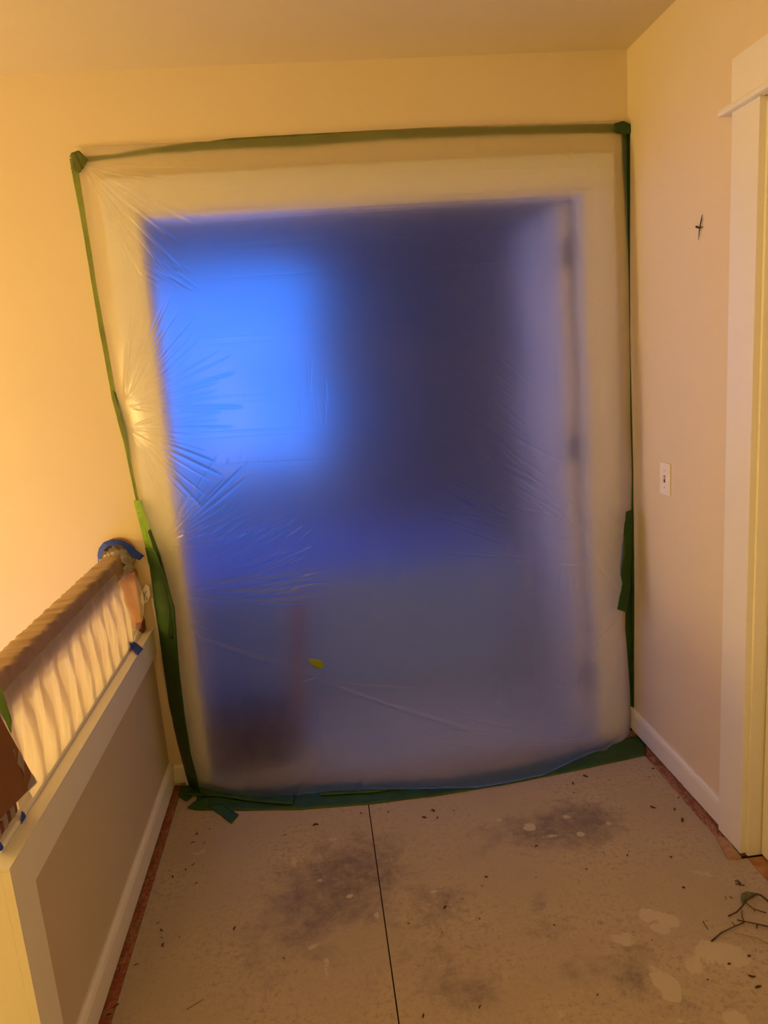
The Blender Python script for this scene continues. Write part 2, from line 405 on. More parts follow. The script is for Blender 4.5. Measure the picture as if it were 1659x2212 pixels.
# scrap of wood at the strip's end and wooden threshold
sc_ = profile('wood_scrap', [(1.128, 1.845), (1.168, 1.835), (1.176, 1.93), (1.150, 1.945)], 'z', .0004, .006, MSP)
tag(sc_, 'thin broken wood splinter lying at the foot of the door casing', 'wood scrap')
st(bxo('trim_8', 1.188, XR + .12, .98, 1.84, -.009, -.002, simple('threshold_wood', (.40, .20, .07), .6, .3, 30)))

# door in the right wall: casing, jamb, closed door
XF = XR - .020
dr = bpy.data.objects.new('door_1', None); dr.location = (XR, 1.41, 0); COL.objects.link(dr); dr['kind'] = 'structure'
keep(bxo('casing', XF, XR, 1.857, 1.978, .003, 2.132, MT, None, .0015), dr)
keep(bxo('casing', XF, XR, .86, .975, .003, 2.132, MT, None, .0015), dr)
keep(bxo('head_casing', XF, XR, .86, 1.983, 2.150, 2.262, MT, None, .0015), dr)
keep(bxo('head_bead', XF - .018, XR, .82, 2.022, 2.132, 2.150, MT, None, .007), dr)
keep(bxo('jamb', XR - .001, XR + .12, 1.848, 1.862, -.002, 2.12, MT, None, .001), dr)
keep(bxo('jamb', XR - .001, XR + .12, .968, .982, -.002, 2.12, MT, None, .001), dr)
keep(bxo('head_jamb', XR - .001, XR + .12, .982, 1.848, 2.106, 2.12, MT, None, .001), dr)
slab = keep(bxo('door_slab', XR + .040, XR + .075, .985, 1.844, .004, 2.103, MT, None, .002), dr)
keep(bxo('door_stop', XR + .076, XR + .088, 1.838, 1.848, 0, 2.1, MT), dr)

# ------------------------------------------------------------------ room beyond the opening
RX0, RX1, RY = -1.7, 2.0, 5.5
st(bxo('floor_bedroom', RX0, RX1, YB + .001, RY, -.03, -.004, MCP))
st(bxo('ceiling_bedroom', RX0, RX1, YB + .12, RY + .1, CH, CH + .08, MFX))
LY0, LY1, LZ0, LZ1 = 3.5, 5.35, .12, 2.42
bm = bmesh.new()
box(bm, RX0 - .1, RX0, YB + .12, LY0, -.03, CH); box(bm, RX0 - .1, RX0, LY1, RY + .1, -.03, CH)
box(bm, RX0 - .1, RX0, LY0, LY1, -.03, LZ0); box(bm, RX0 - .1, RX0, LY0, LY1, LZ1, CH)
st(obj('wall_bedroom_left', bm, MFX))
w2 = bpy.data.objects.new('added_window', None); w2.location = (RX0, (LY0 + LY1)/2, LZ0); COL.objects.link(w2); w2['kind'] = 'structure'  # unseen side window, added to light the room blue
bm = bmesh.new()
for a in ((LY0, LY0 + .045, LZ0, LZ1), (LY1 - .045, LY1, LZ0, LZ1), (LY0 + .045, LY1 - .045, LZ0, LZ0 + .045), (LY0 + .045, LY1 - .045, LZ1 - .045, LZ1)):
    box(bm, RX0 - .07, RX0 - .02, *a)
keep(obj('window_frame', bm, MDR), w2)
keep(bxo('pane', RX0 - .047, RX0 - .043, LY0 + .045, LY1 - .045, LZ0 + .045, LZ1 - .045, MGL), w2)
st(bxo('wall_bedroom_right', RX1, RX1 + .1, YB, RY + .1, -.03, CH, MFX))
WX0, WX1, WZ0, WZ1 = -1.15, .12, .84, 2.20
bm = bmesh.new()
box(bm, RX0, WX0, RY, RY + .1, -.03, CH); box(bm, WX1, RX1, RY, RY + .1, -.03, CH)
box(bm, WX0, WX1, RY, RY + .1, -.03, WZ0); box(bm, WX0, WX1, RY, RY + .1, WZ1, CH)
st(obj('wall_bedroom_far', bm, MFX))
wn = bpy.data.objects.new('window_1', None); wn.location = ((WX0 + WX1)/2, RY, WZ0); COL.objects.link(wn); wn['kind'] = 'structure'
bm = bmesh.new(); t = .045
box(bm, WX0, WX0 + t, RY + .02, RY + .07, WZ0, WZ1); box(bm, WX1 - t, WX1, RY + .02, RY + .07, WZ0, WZ1)
box(bm, WX0 + t, WX1 - t, RY + .02, RY + .07, WZ0, WZ0 + t); box(bm, WX0 + t, WX1 - t, RY + .02, RY + .07, WZ1 - t, WZ1)
keep(obj('window_frame', bm, MDR), wn)
zc = (WZ0 + WZ1)/2
keep(bxo('sash_rail', WX0 + t, WX1 - t, RY + .025, RY + .065, zc - .02, zc + .02, MDR), wn)
keep(bxo('pane', WX0 + t, WX1 - t, RY + .043, RY + .047, WZ0 + t, zc - .02, MGL), wn)
keep(bxo('pane', WX0 + t, WX1 - t, RY + .043, RY + .047, zc + .02, WZ1 - t, MGL), wn)
# white jamb liner of the opening
bm = bmesh.new(); box(bm, OX0, OX0 + .015, YB + .0, YB + .122, 0, OZ - .015); box(bm, OX1 - .015, OX1, YB + .0, YB + .122, 0, OZ - .015); box(bm, OX0, OX1, YB + .0, YB + .122, OZ - .015, OZ)
st(obj('trim_9', bm, MT))
# flat white casing boards round the opening, all under the film
st(bxo('trim_10', OX0 - .105, OX0 + .004, YB - .016, YB, .001, OZ + .004, MT, None, .002))
st(bxo('trim_11', OX1 - .004, OX1 + .105, YB - .016, YB, .001, OZ + .004, MT, None, .002))
st(bxo('trim_12', OX0 - .105, OX1 + .105, YB - .018, YB, OZ + .0045, OZ + .115, MT, None, .002))
# open door leaf hinged on the right jamb
dl = bpy.data.objects.new('door_2', None); dl.location = (OX1 - .02, YB + .13, 0); COL.objects.link(dl); dl['kind'] = 'structure'
bm = bmesh.new(); box(bm, -.045, -.008, .005, .74, .012, OZ - .025, .002)
obj('door_slab', bm, MDR, dl)
for z in (1.9, 1.18, .22):
    bm = bmesh.new(); tube(bm, [(-.004, -.004, z - .05), (-.004, -.004, z + .05)], .009, 10); box(bm, -.03, -.004, -.003, .004, z - .05, z + .05)
    obj('hinge', bm, MBL, dl)
bm = bmesh.new(); tube(bm, [(-.045, .68, 1.0), (-.09, .68, 1.0)], .012, 10); tube(bm, [(-.088, .68, 1.0), (-.10, .68, 1.0)], [.03, .022], 12)
obj('door_knob', bm, MBL, dl)
# wardrobe along the far wall to the right of the window
wr_ = thing('wardrobe', 'tall dark wardrobe seen as a dark blur beyond the plastic sheet', 'wardrobe', (.85, RY - .32, 0))
for nm, a in (('carcass', (-.62, .68, -.27, .30, .06, 2.28)), ('plinth', (-.60, .66, -.25, .30, 0, .06)), ('door', (-.615, -.19, -.29, -.272, .07, 2.26)), ('door', (-.185, .24, -.29, -.272, .07, 2.26)), ('door', (.245, .675, -.29, -.272, .07, 2.26))):
    bm = bmesh.new(); box(bm, *a, bev=.002); ch = obj(nm, bm, MDW, wr_)
    if nm == 'door':
        bm = bmesh.new(); box(bm, a[1] - .04, a[1] - .028, -.305, -.29, 1.0, 1.16, .002); keep(obj('handle', bm, MBL), wr_); bpy.data.objects[-1] if False else None
# bed added to hold the blue light below the window, cover reaching the floor
bd = thing('bed', 'low bed added to hold the blue window light in its cover colour, a soft blur beyond the plastic sheet', 'bed', (-.15, 4.15, -.004))
MBD = simple('blue_lit_bed_cover', (.22, .38, 1.0), .8, .04, 5)  # blue of the window light put into the cover colour
bm = bmesh.new(); box(bm, -1.0, 1.02, -.62, .70, .03, .36, .01); obj('bed_frame', bm, MDR, bd)
bm = bmesh.new(); box(bm, -1.0, 1.02, -.62, .70, .36, .56, .05, 4); obj('mattress', bm, MBD, bd)
bm = bmesh.new(); nx_, nz_ = 60, 10; rows = []
for j in range(nz_):
    rows.append([bm.verts.new((-1.03 + 2.08*i/(nx_ - 1), -.64 - .03*(1 - j/(nz_ - 1)) + .008*math.sin(i*1.1), .03 + .54*j/(nz_ - 1))) for i in range(nx_)])
rows.append([bm.verts.new((-1.03 + 2.08*i/(nx_ - 1), -.55, .578) ) for i in range(nx_)])
rows.append([bm.verts.new((-1.03 + 2.08*i/(nx_ - 1), .70, .580 + .006*math.sin(i*.7))) for i in range(nx_)])
for a, b in zip(rows, rows[1:]):
    for i in range(nx_ - 1): bm.faces.new((a[i], a[i + 1], b[i + 1], b[i]))
obj('bed_cover', bm, MBD, bd, True)
# low dark box and leaning board just inside the opening
bx_ = thing('storage_box', 'low dark brown box on the floor behind the sheet, lower left', 'box', (-.36, 2.90, -.004))
bm = bmesh.new(); box(bm, -.17, .15, -.13, .13, 0, .17, .004); obj('body', bm, MDB, bx_)
bm = bmesh.new(); box(bm, -.178, .158, -.138, .138, .171, .20, .006); obj('lid', bm, MDB, bx_)
pb = thing('leaning_board', 'narrow brown board standing upright beside the low dark box', 'board', (-.18, 3.0, -.004))
bm = bmesh.new(); box(bm, -.028, .028, -.012, .012, 0, .62, .003)
for v in bm.verts: v.co.x += v.co.z*.10; v.co.y += .0
obj('plank', bm, simple('brown_board', (.20, .08, .035), .7, .2, 15), pb)

# ------------------------------------------------------------------ the plastic sheet
NS, NT = 580, 800
def pl(poly):  # px polyline -> arrays of wall z, wall x
    P = [ony(a, b, YB) for a, b in poly]; P.sort(key=lambda v: v.z); return np.array([p.z for p in P]), np.array([p.x for p in P])
lz, lx = pl([(160, 322), (172, 360), (210, 620), (258, 880), (285, 1000), (318, 1150), (345, 1270), (368, 1400), (398, 1590), (425, 1690)])
rz, rx = pl([(1352, 262), (1358, 450), (1361, 800), (1357, 1100), (1345, 1250), (1340, 1320), (1352, 1480), (1352, 1600)])
s = np.interp(np.linspace(0, 1, NS), [0, .62, 1], [0, .45, 1])[None, :]; t = np.linspace(0, 1, NT)[:, None]
ztop = 2.325 + 0*s - .012*np.sin(s*7) * s*(1 - s)*2
Z = t*ztop + (1 - t)*.004
XLn, XRn = np.interp(Z, lz, lx), np.interp(Z, rz, rx)
XLn = np.maximum(XLn, -.735); XRn = np.minimum(XRn, XR - .006)
Xg = XLn + (XRn - XLn)*s
ob = np.interp(s, [0, .05, .15, .3, .45, .6, .75, .88, .96, 1], [.03, .06, .105, .13, .19, .225, .21, .12, .05, .03])
lean = (1 - t)**2.2
bul = .115*np.clip(np.sin(np.pi*s), 0, 1)**.42*np.clip(np.sin(np.pi*t**.9), 0, 1)**.42
edge = .006 + .040*np.clip((1 - s)*12, 0, 1)*np.clip(s*12, 0, 1)*np.clip((1 - t)*14, 0, 1)
rb = .022*np.exp(-((s - .965)/.03)**2)*np.clip((1 - t)*1.6, 0, 1)*np.clip((.93 - t)*8, 0, 1)*(1 + .35*np.sin(t*19) + .3*np.sin(t*41 + 1))
O = ob*lean + bul + edge + rb
# gentle buckling
rng = np.random.RandomState(7)
for _ in range(16):
    kx, kz, ph = rng.uniform(.3, 3), rng.uniform(5, 17), rng.uniform(0, 6.3)
    O = O + .0016*np.sin(kx*Xg*3 + kz*Z + ph)*np.clip(s*8, 0, 1)*np.clip((1 - s)*8, 0, 1)*np.clip((1-t)*6, 0, 1)
def P2(px, py): v = ony(px, py, YB - .08); return v.x, v.z
def ridge(x0, y0, x1, y1, w, amp, bow=0):
    global O
    if w < .0045: w *= .75; amp *= .74
    a, b = np.array(P2(x0, y0)), np.array(P2(x1, y1)); d = b - a; L = np.hypot(*d); d /= L; n = np.array([-d[1], d[0]])
    ii = None
    u = ((Xg - a[0])*d[0] + (Z - a[1])*d[1])/L; v = (Xg - a[0])*n[0] + (Z - a[1])*n[1] - bow*L*u*(1 - u)
    m = (u > -.02) & (u < 1.02) & (np.abs(v) < w*4)
    g = np.zeros_like(O); uu = np.clip(u[m], 0, 1)
    g[m] = amp*np.exp(-(v[m]/w)**2)*np.sin(np.pi*uu)**.7
    O += g
def fan(ax, ay, a0, a1, n, r0, r1, w, amp, seed, jit=.4):
    r = random.Random(seed)
    for i in range(n):
        a = math.radians(a0 + (a1 - a0)*(i + r.uniform(-jit, jit))/max(1, n - 1)); q0 = r0*r.uniform(.7, 1.6); q1 = r1*r.uniform(.55, 1.15)
        ridge(ax + q0*math.cos(a), ay + q0*math.sin(a), ax + q1*math.cos(a), ay + q1*math.sin(a), w*r.uniform(.6, 1.4), amp*r.uniform(.5, 1.3), r.uniform(-.03, .03))
def cluster(cx, cy, rx_, ry_, n, ang, L, w, amp, seed):
    r = random.Random(seed)
    for i in range(n):
        x, y = cx + r.uniform(-rx_, rx_), cy + r.uniform(-ry_, ry_); a = math.radians(ang + r.uniform(-6, 6)); l = L*r.uniform(.5, 1.3)/2
        ridge(x - l*math.cos(a), y - l*math.sin(a), x + l*math.cos(a), y + l*math.sin(a), w*r.uniform(.7, 1.3), amp*r.uniform(.5, 1.2), r.uniform(-.04, .04))
fan(165, 345, 4, 62, 17, 20, 300, .0040, .0085, 1)
fan(262, 880, -88, 6, 29, 18, 240, .0034, .0060, 2)
fan(272, 925, -20, 62, 18, 15, 220, .0034, .0050, 3)
fan(345, 1180, -62, -8, 16, 30, 240, .0036, .0036, 4)
fan(372, 1275, -14, 22, 12, 12, 150, .0034, .0028, 5)
fan(372, 1330, -8, 28, 7, 6, 90, .0030, .0030, 6)
cluster(520, 1140, 90, 14, 22, -36, 70, .0030, 0.0045, 11)
cluster(600, 1130, 60, 16, 12, -38, 60, .0030, 0.0039, 12)
cluster(560, 1195, 90, 14, 18, -22, 75, .0030, 0.0045, 13)
cluster(580, 1240, 90, 20, 22, -12, 110, .0030, 0.0048, 14)
cluster(590, 1268, 80, 16, 16, -6, 130, .0032, 0.0063, 15)
cluster(470, 1088, 70, 8, 22, -50, 22, .0024, .0022, 16)
cluster(640, 990, 150, 8, 20, -70, 18, .0024, .0008, 17)
cluster(360, 605, 60, 18, 14, 32, 60, .0030, .0028, 18)
cluster(360, 575, 50, 8, 16, 40, 28, .0026, .0022, 19)
cluster(675, 850, 32, 50, 12, 88, 90, .0026, .0016, 20)
cluster(1030, 900, 70, 110, 20, 40, 150, .0034, .0026, 21)
cluster(1060, 1010, 90, 60, 20, 30, 190, .0034, .0028, 22)
cluster(1180, 1080, 80, 60, 10, 40, 190, .0038, .0026, 23)
cluster(1300, 1190, 30, 60, 8, 48, 120, .0036, .0028, 24)
cluster(1040, 1110, 90, 30, 10, 16, 160, .0032, .0020, 25)
cluster(1110, 1540, 120, 22, 12, 4, 170, .0034, .0026, 26)
cluster(980, 1505, 90, 16, 8, 17, 120, .0034, .0024, 27)
ridge(425, 1362, 690, 1432, .0050, .0075); ridge(440, 1372, 690, 1438, .004, .004)
ridge(690, 1438, 1000, 1520, .0055, .0060); ridge(700, 1440, 900, 1440, .004, .003); ridge(690, 1430, 640, 1450, .004, .004)
ridge(1208, 300, 1268, 375, .005, .005); ridge(1000, 1165, 1250, 1210, .003, .0022); ridge(1250, 640, 1350, 700, .004, .003)
ridge(1240, 1385, 1345, 1330, .005, .004); ridge(930, 1170, 1120, 1185, .003, .0022)
for yy, x0, x1 in ((612, 330, 1300), (735, 420, 1000), (862, 380, 1100), (940, 300, 900), (1003, 380, 1250), (480, 330, 1250), (540, 400, 1200)):
    ridge(x0, yy, x1, yy - (x1 - x0)*.055, .003, .0010); ridge(x0 + 30, yy + 9, x1 - 90, yy + 9 - (x1 - x0)*.05, .003, -.0006)
ridge(1150, 1672, 1330, 1582, .010, .020)       # loose fold at the lower right
for xx in (520, 640, 760, 905, 1010, 1120):      # puckers above the floor tape
    ridge(xx, 1702, xx + 14, 1640, .010, .006)
Yg = YB - np.maximum(O, .0035)
Vn = np.stack([Xg.ravel(), Yg.ravel(), Z.ravel()], 1)
idx = np.arange(NS*NT).reshape(NT, NS)
q = np.stack([idx[:-1, :-1], idx[:-1, 1:], idx[1:, 1:], idx[1:, :-1]], -1).reshape(-1, 4)
me = bpy.data.meshes.new('plastic_sheet')
me.vertices.add(len(Vn)); me.vertices.foreach_set('co', Vn.ravel().astype(np.float32))
me.loops.add(q.size); me.loops.foreach_set('vertex_index', q.ravel().astype(np.int32))
me.polygons.add(len(q)); me.polygons.foreach_set('loop_start', np.arange(0, q.size, 4).astype(np.int32))
me.polygons.foreach_set('use_smooth', np.ones(len(q), bool)); me.update(calc_edges=True); me.validate()
sheet = link('plastic_sheet', me, MFILM)
tag(sheet, 'large milky plastic dust barrier taped over the wide doorway', 'plastic sheet')
def sheet_off(x, z):
    j = int(np.clip(z/2.32*(NT - 1), 0, NT - 1)); i = int(np.argmin(np.abs(Xg[j] - x))); return Yg[j, i]

# ------------------------------------------------------------------ masking tapes
GT = 'green masking tape strips holding the plastic sheet'
def wallpx(pts, y=YB): return [ony(a, b, y) for a, b in pts]
def tp(o, label, group=GT): return tag(o, label, 'tape', group)
N0 = (0, -1, 0)
tp(strip('masking_tape', wallpx([(168, 340), (250, 336), (330, 322), (500, 299), (650, 290), (850, 280), (1100, 276), (1340, 268)]),
         wallpx([(180, 352), (250, 345), (330, 336), (500, 326), (650, 322), (850, 306), (1100, 296), (1340, 289)]), N0, MGO, n=140, wr=.002, off=.0002, seed=1),
   'long olive green tape strip along the top edge of the plastic sheet')
tp(strip('masking_tape', wallpx([(153, 345), (182, 500), (215, 700), (244, 860), (268, 950), (297, 1085)]),
         wallpx([(166, 345), (191, 500), (224, 700), (254, 860), (281, 950), (304, 1085)]), N0, tape_mat('pale_green_tape_edge', (.50, .62, .20), .3), n=110, k=4, wr=.003, off=.002, seed=2, curl=.012),
   'thin pale green tape strip up the left edge of the plastic sheet')
tp(strip('masking_tape', wallpx([(246, 842), (258, 880), (272, 925), (285, 990)]), wallpx([(254, 850), (268, 885), (281, 930), (288, 990)]), N0, MGT, n=30, k=4, off=.016, seed=3),
   'short dark green tape scrap halfway up the left edge of the sheet')
tp(strip('masking_tape', wallpx([(291, 1080), (304, 1130), (318, 1185), (322, 1215)]), wallpx([(312, 1078), (330, 1130), (344, 1185), (350, 1215)]), N0, MGB, n=50, wr=.003, off=.009, seed=4, curl=.008, lift=.03, jag=.003),
   'green tape end coloured as lit, above the handrail, beside the sheet')
tp(strip('masking_tape', wallpx([(316, 1180), (325, 1220), (335, 1290), (350, 1400), (366, 1510), (385, 1600), (412, 1700)]),
         wallpx([(350, 1175), (370, 1225), (389, 1290), (397, 1400), (409, 1510), (423, 1600), (448, 1695)]), N0, MGT, n=110, wr=.004, off=.012, seed=19, curl=.006, lift=.10),
   'wide green tape strip coloured as shaded, down the lower left side of the sheet')
tp(strip('masking_tape', wallpx([(332, 1135), (345, 1180), (362, 1240), (376, 1300), (372, 1360)]), wallpx([(337, 1130), (358, 1185), (374, 1245), (385, 1300), (384, 1360)]), N0, MGT, n=40, k=4, off=.095, seed=5, wr=.003),
   'dark green tape overlap beside the handrail end')
# right side: on the wall up to the corner, then folded onto the right wall
rt = tp(strip('masking_tape', wallpx([(1341, 272), (1341, 360), (1346, 450), (1354, 620), (1358, 820), (1356, 1100), (1350, 1340), (1351, 1580)]),
         wallpx([(1357, 272), (1358, 360), (1358, 450), (1360, 620), (1362, 820), (1364, 1100), (1365, 1340), (1366, 1585)]), N0, MGT, n=110, wr=.0015, off=.0008, seed=6),
   'long dark green tape strip down the right hand wall corner')
f = strip('fold', [Vector((XR, YB - .001, z)) for z in (.02, .6, 1.1, 1.6, 2.29)], [Vector((XR, YB - w, z)) for w, z in ((.02, .02), (.032, .6), (.028, 1.1), (.008, 1.6), (.022, 2.29))], (-1, 0, 0), MGT, n=80, k=4, wr=.001, off=.0006, seed=8)
f.parent = rt
tp(strip('masking_tape', wallpx([(1351, 1105), (1343, 1170), (1337, 1225), (1343, 1260), (1332, 1315)], YB - .10), wallpx([(1364, 1100), (1364, 1170), (1362, 1225), (1361, 1260), (1352, 1322)], YB - .07), N0, tape_mat('mid_green_tape', (.03, .13, .008), .3), n=50, wr=.003, off=.004, seed=7),
   'ragged green tape patch pulled loose on the right edge of the sheet')
tp(strip('masking_tape', wallpx([(1326, 268), (1345, 262), (1362, 270)], YB - .02), wallpx([(1328, 288), (1345, 292), (1364, 290)], YB - .02), N0, MGT, n=14, wr=.003, off=.004, seed=9, jag=.004),
   'small green tape piece at the top right corner of the sheet')
tp(strip('masking_tape', wallpx([(155, 332), (172, 326), (190, 345)], YB - .012), wallpx([(160, 372), (174, 376), (188, 356)], YB - .012), N0, tape_mat('olive_tape_scrap', (.16, .20, .04), .2), n=14, wr=.006, off=.006, seed=10, jag=.006),
   'crumpled green tape knot at the top left corner of the sheet')
# floor tapes
def fl(pts, z=.0004): return [onz(a, b, z) for a, b in pts]
tp(strip('masking_tape', fl([(418, 1750), (520, 1752), (650, 1750), (800, 1738), (950, 1719), (1100, 1694), (1250, 1664), (1396, 1632)]),
         fl([(432, 1700), (540, 1695), (650, 1688), (800, 1682), (950, 1672), (1100, 1650), (1250, 1612), (1392, 1588)]), (0, 0, 1), MGT, n=150, k=8, wr=.0025, off=.0006, seed=11),
   'long curved green tape band sealing the sheet to the floor')
tp(strip('masking_tape', fl([(402, 1722), (470, 1724), (560, 1737), (632, 1742)]), fl([(440, 1678), (480, 1695), (560, 1706), (640, 1706)]), (0, 0, 1), MGT, n=50, k=6, wr=.003, off=.007, seed=12, jag=.004),
   'overlapping green tape piece at the lower left corner of the sheet')
tp(strip('masking_tape', fl([(448, 1742), (480, 1765), (500, 1781)]), fl([(480, 1738), (497, 1750), (516, 1762)]), (0, 0, 1), tape_mat('teal_green_tape', (.03, .12, .03), .2), n=16, k=6, wr=.001, off=.0035, seed=13, jag=.003),
   'short green tape tail sticking out diagonally onto the floor')
tp(strip('masking_tape', fl([(387, 1722), (402, 1733), (412, 1728)]), fl([(392, 1700), (410, 1700), (425, 1708)]), (0, 0, 1), MGT, n=14, k=5, wr=.001, off=.004, seed=14, jag=.004),
   'jagged green tape end touching the left baseboard strip')
tp(strip('masking_tape', fl([(405, 1748), (430, 1752), (450, 1752)]), fl([(420, 1735), (435, 1728), (452, 1722)]), (0, 0, 1), MGT, n=14, k=5, wr=.001, off=.005, seed=15, jag=.004),
   'small torn green tape corner lying in front of the left post of tape')
tp(strip('masking_tape', fl([(690, 1722), (800, 1716), (900, 1703)]), fl([(700, 1694), (800, 1690), (890, 1688)]), (0, 0, 1), tape_mat('yellower_green_tape', (.04, .115, .01), .2), n=40, k=5, wr=.003, off=.006, seed=16),
   'second green tape layer in the middle of the floor tape')
# patch on the sheet: leaf shaped
c = ony(683, 1434, YB - .10); yp = sheet_off(c.x, c.z) - .008
A = [ony(a, b, yp) for a, b in [(665, 1424), (676, 1440), (690, 1446), (700, 1441)]]; B = [ony(a, b, yp) for a, b in [(668, 1422), (684, 1424), (695, 1427), (701, 1438)]]
tp(strip('tape_patch', A, B, N0, tape_mat('patch_tape', (.28, .36, .05), .3), n=16, k=5, wr=.0006, off=.0005, seed=17), 'small leaf shaped green tape patch low on the plastic sheet')
# white hem of film beside the lower left tape
hm = strip('film_hem', wallpx([(326, 1290), (340, 1375), (360, 1480), (380, 1580), (401, 1660)]), wallpx([(331, 1290), (346, 1375), (366, 1480), (386, 1580), (405, 1660)]), N0, MT, n=50, k=2, wr=.001, off=.004, seed=18)
hm.parent = sheet

# ------------------------------------------------------------------ railing
RXc, RZ0, RZ1 = -.757, .872, .956
rl = thing('stair_railing', 'brown handrail with balusters wrapped in plastic on the half wall', 'railing', (RXc, 2.0, .672))
def P3(o): o.parent = rl; o.matrix_parent_inverse = Matrix.Translation(-rl.location); return o
# wrapped handrail: rounded section with diagonal film wrinkles
n, k = 300, 36
bm = bmesh.new(); rings = []
rnd = random.Random(2); phs = [rnd.uniform(0, 6.3) for _ in range(8)]
for i in range(n):
    y = 1.36 + (YB - .035 - 1.36)*i/(n - 1); row = []
    for j in range(k):
        a = 2*math.pi*j/k; ca, sa = math.cos(a), math.sin(a)
        ex = .034*(abs(ca)**.32)*(1 if ca > 0 else -1); ez = .042*(abs(sa)**.45)*(1 if sa > 0 else -1)
        w = .0
        for q_, (fy, fa, am) in enumerate(((95, 2, .0011), (150, -3, .0008), (62, 4, .0012), (230, 3, .0006))):
            w += am*math.sin(fy*y + fa*a + phs[q_] + 2*math.sin(7*y + phs[q_ + 2]))
        w *= .6 + .8*max(0, sa)
        sc = 1 + .55*w/.04; row.append(bm.verts.new((RXc + ex*sc, y, (RZ0 + RZ1)/2 + ez*sc)))
    rings.append(row)
for i in range(n - 1):
    for j in range(k): bm.faces.new((rings[i][j], rings[i][(j + 1) % k], rings[i + 1][(j + 1) % k], rings[i + 1][j]))
bm.faces.new(rings[0]); bm.faces.new(rings[-1][::-1]); bmesh.ops.recalc_face_normals(bm, faces=bm.faces)
P3(obj('handrail', bm, MRL, None, True))
for i in range(11):
    y = 1.52 + i*.1
    P3(bxo('baluster', RXc - .013, RXc + .013, y - .013, y + .013, .672, RZ0 + .004, MWD, None, .002))
P3(bxo('wall_post', -.762, -.692, YB - .042, YB - .001, .672, RZ0 + .01, MWD, None, .003))
P3(bxo('post_foot', -.715, -.69, YB - .05, YB - .001, .646, .69, MRD, None, .004))
bm = bmesh.new(); tube(bm, [(-.748, YB - .001, .945), (-.748, YB - .012, .945), (-.748, YB - .026, .945)], [.062, .062, .05], 36)
P3(obj('wall_rosette', bm, simple('brown_rosette', (.36, .17, .07), .5, .1), None))
# newel at the near end, wrapped
nw = P3(bxo('newel_post', -.806, -.712, 1.375, 1.468, .672, 1.03, simple('film_covered_newel', (.22, .12, .10), .4, .4, 14), None, .006))
nb_ = P3(bxo('newel_base', -.812, -.704, 1.368, 1.476, .6725, .70, MRD, None, .004))

# cardboard guard with its green tape
cb = thing('cardboard_guard', 'dark brown cardboard flap taped round the newel at the left edge', 'cardboard', (-.70, 1.45, .69))
pts = [(1.571, .682), (1.388, .713), (1.29, .70), (1.27, .98), (1.40, 1.04), (1.452, .93), (1.485, .86)]
keep(profile('card_panel', pts, 'x', -.703, -.699, MCB), cb)
tp(strip('masking_tape', [onx(a, b, -.698) for a, b in [(-8, 1470), (6, 1500), (16, 1530), (24, 1556)]], [onx(a, b, -.698) for a, b in [(-12, 1490), (0, 1540), (12, 1562), (22, 1585)]], (1, 0, 0), MGB, n=20, k=4, wr=.001, off=.0008, seed=21),
   'green tape strip on the edge of the brown cardboard flap', None)

# plastic drape from the rail down to the half wall
ND, MD = 360, 90
def drape():
    vs = np.zeros((MD, ND, 3)); r = np.random.RandomState(3)
    ph = r.uniform(0, 6.3, 12); u = np.linspace(0, 1, ND)
    for j in range(MD):
        t = j/(MD - 1)            # 0 top, 1 bottom
        y0 = 1.475 + .06*t**1.5; y1 = 2.475 + .02*math.sin(math.pi*t) + .010*t
        y = y0 + (y1 - y0)*u
        z = RZ0 + .045 + (.664 - RZ0 - .045)*t
        x = -.7205 + .024*t**2 + .013*np.sin(np.pi*t)
        sk = y + .10*t
        f = .0035*np.sin(sk*46 + 1.2*np.sin(sk*9 + ph[0])) + .0018*np.sin(sk*103 + ph[1] + 5*t) + .0010*np.sin(sk*190 - 7*t + ph[2])
        f = f*np.sin(np.pi*min(1, t*.92 + .06))**.8
        vs[j, :, 0] = x + f; vs[j, :, 1] = y; vs[j, :, 2] = z + .008*np.sin(y*21)*t*(1 - t)*4
    return vs
def gridmesh(name, vs, m, parent=None):
    a, b = vs.shape[:2]; ix = np.arange(a*b).reshape(a, b)
    q = np.stack([ix[:-1, :-1], ix[:-1, 1:], ix[1:, 1:], ix[1:, :-1]], -1).reshape(-1, 4)
    me = bpy.data.meshes.new(name); me.from_pydata(vs.reshape(-1, 3).tolist(), [], q.tolist())
    for p in me.polygons: p.use_smooth = True
    return link(name, me, m, parent)
dp = gridmesh('plastic_drape', drape(), MDRP)
tag(dp, 'pale crinkled plastic drape hanging from the handrail over the half wall', 'plastic drape')
# loose end of the drape gathered round the rail end
v2 = np.zeros((60, 40, 3)); r_ = np.random.RandomState(5)
for j in range(60):
    t = j/59
    for i in range(40):
        u = i/39
        # from top (near rail end) flaring to the wall side, gathering to the blue tape at the bottom
        top = Vector((-.718 + .014*u, 2.50 + .13*u, .90 + .01*u)); mid = Vector((-.712 + .070*u, 2.49 + .13*u, .78 - .03*u)); bot = Vector((-.694, 2.487 + .01*u, .668))
        p = top*(1 - t)**2 + mid*2*t*(1 - t)*1.0 + bot*t**2
        w = .0016*math.sin(u*13 + t*3) + .0008*math.sin(u*31 - t*5)
        v2[j, i] = (p.x + w, p.y, p.z + .003*math.sin(u*30)*(1 - t))
g2 = gridmesh('gathered_end', v2, MTHIN, dp); g2['label'] = 'loose clear film gathered at the wall end'
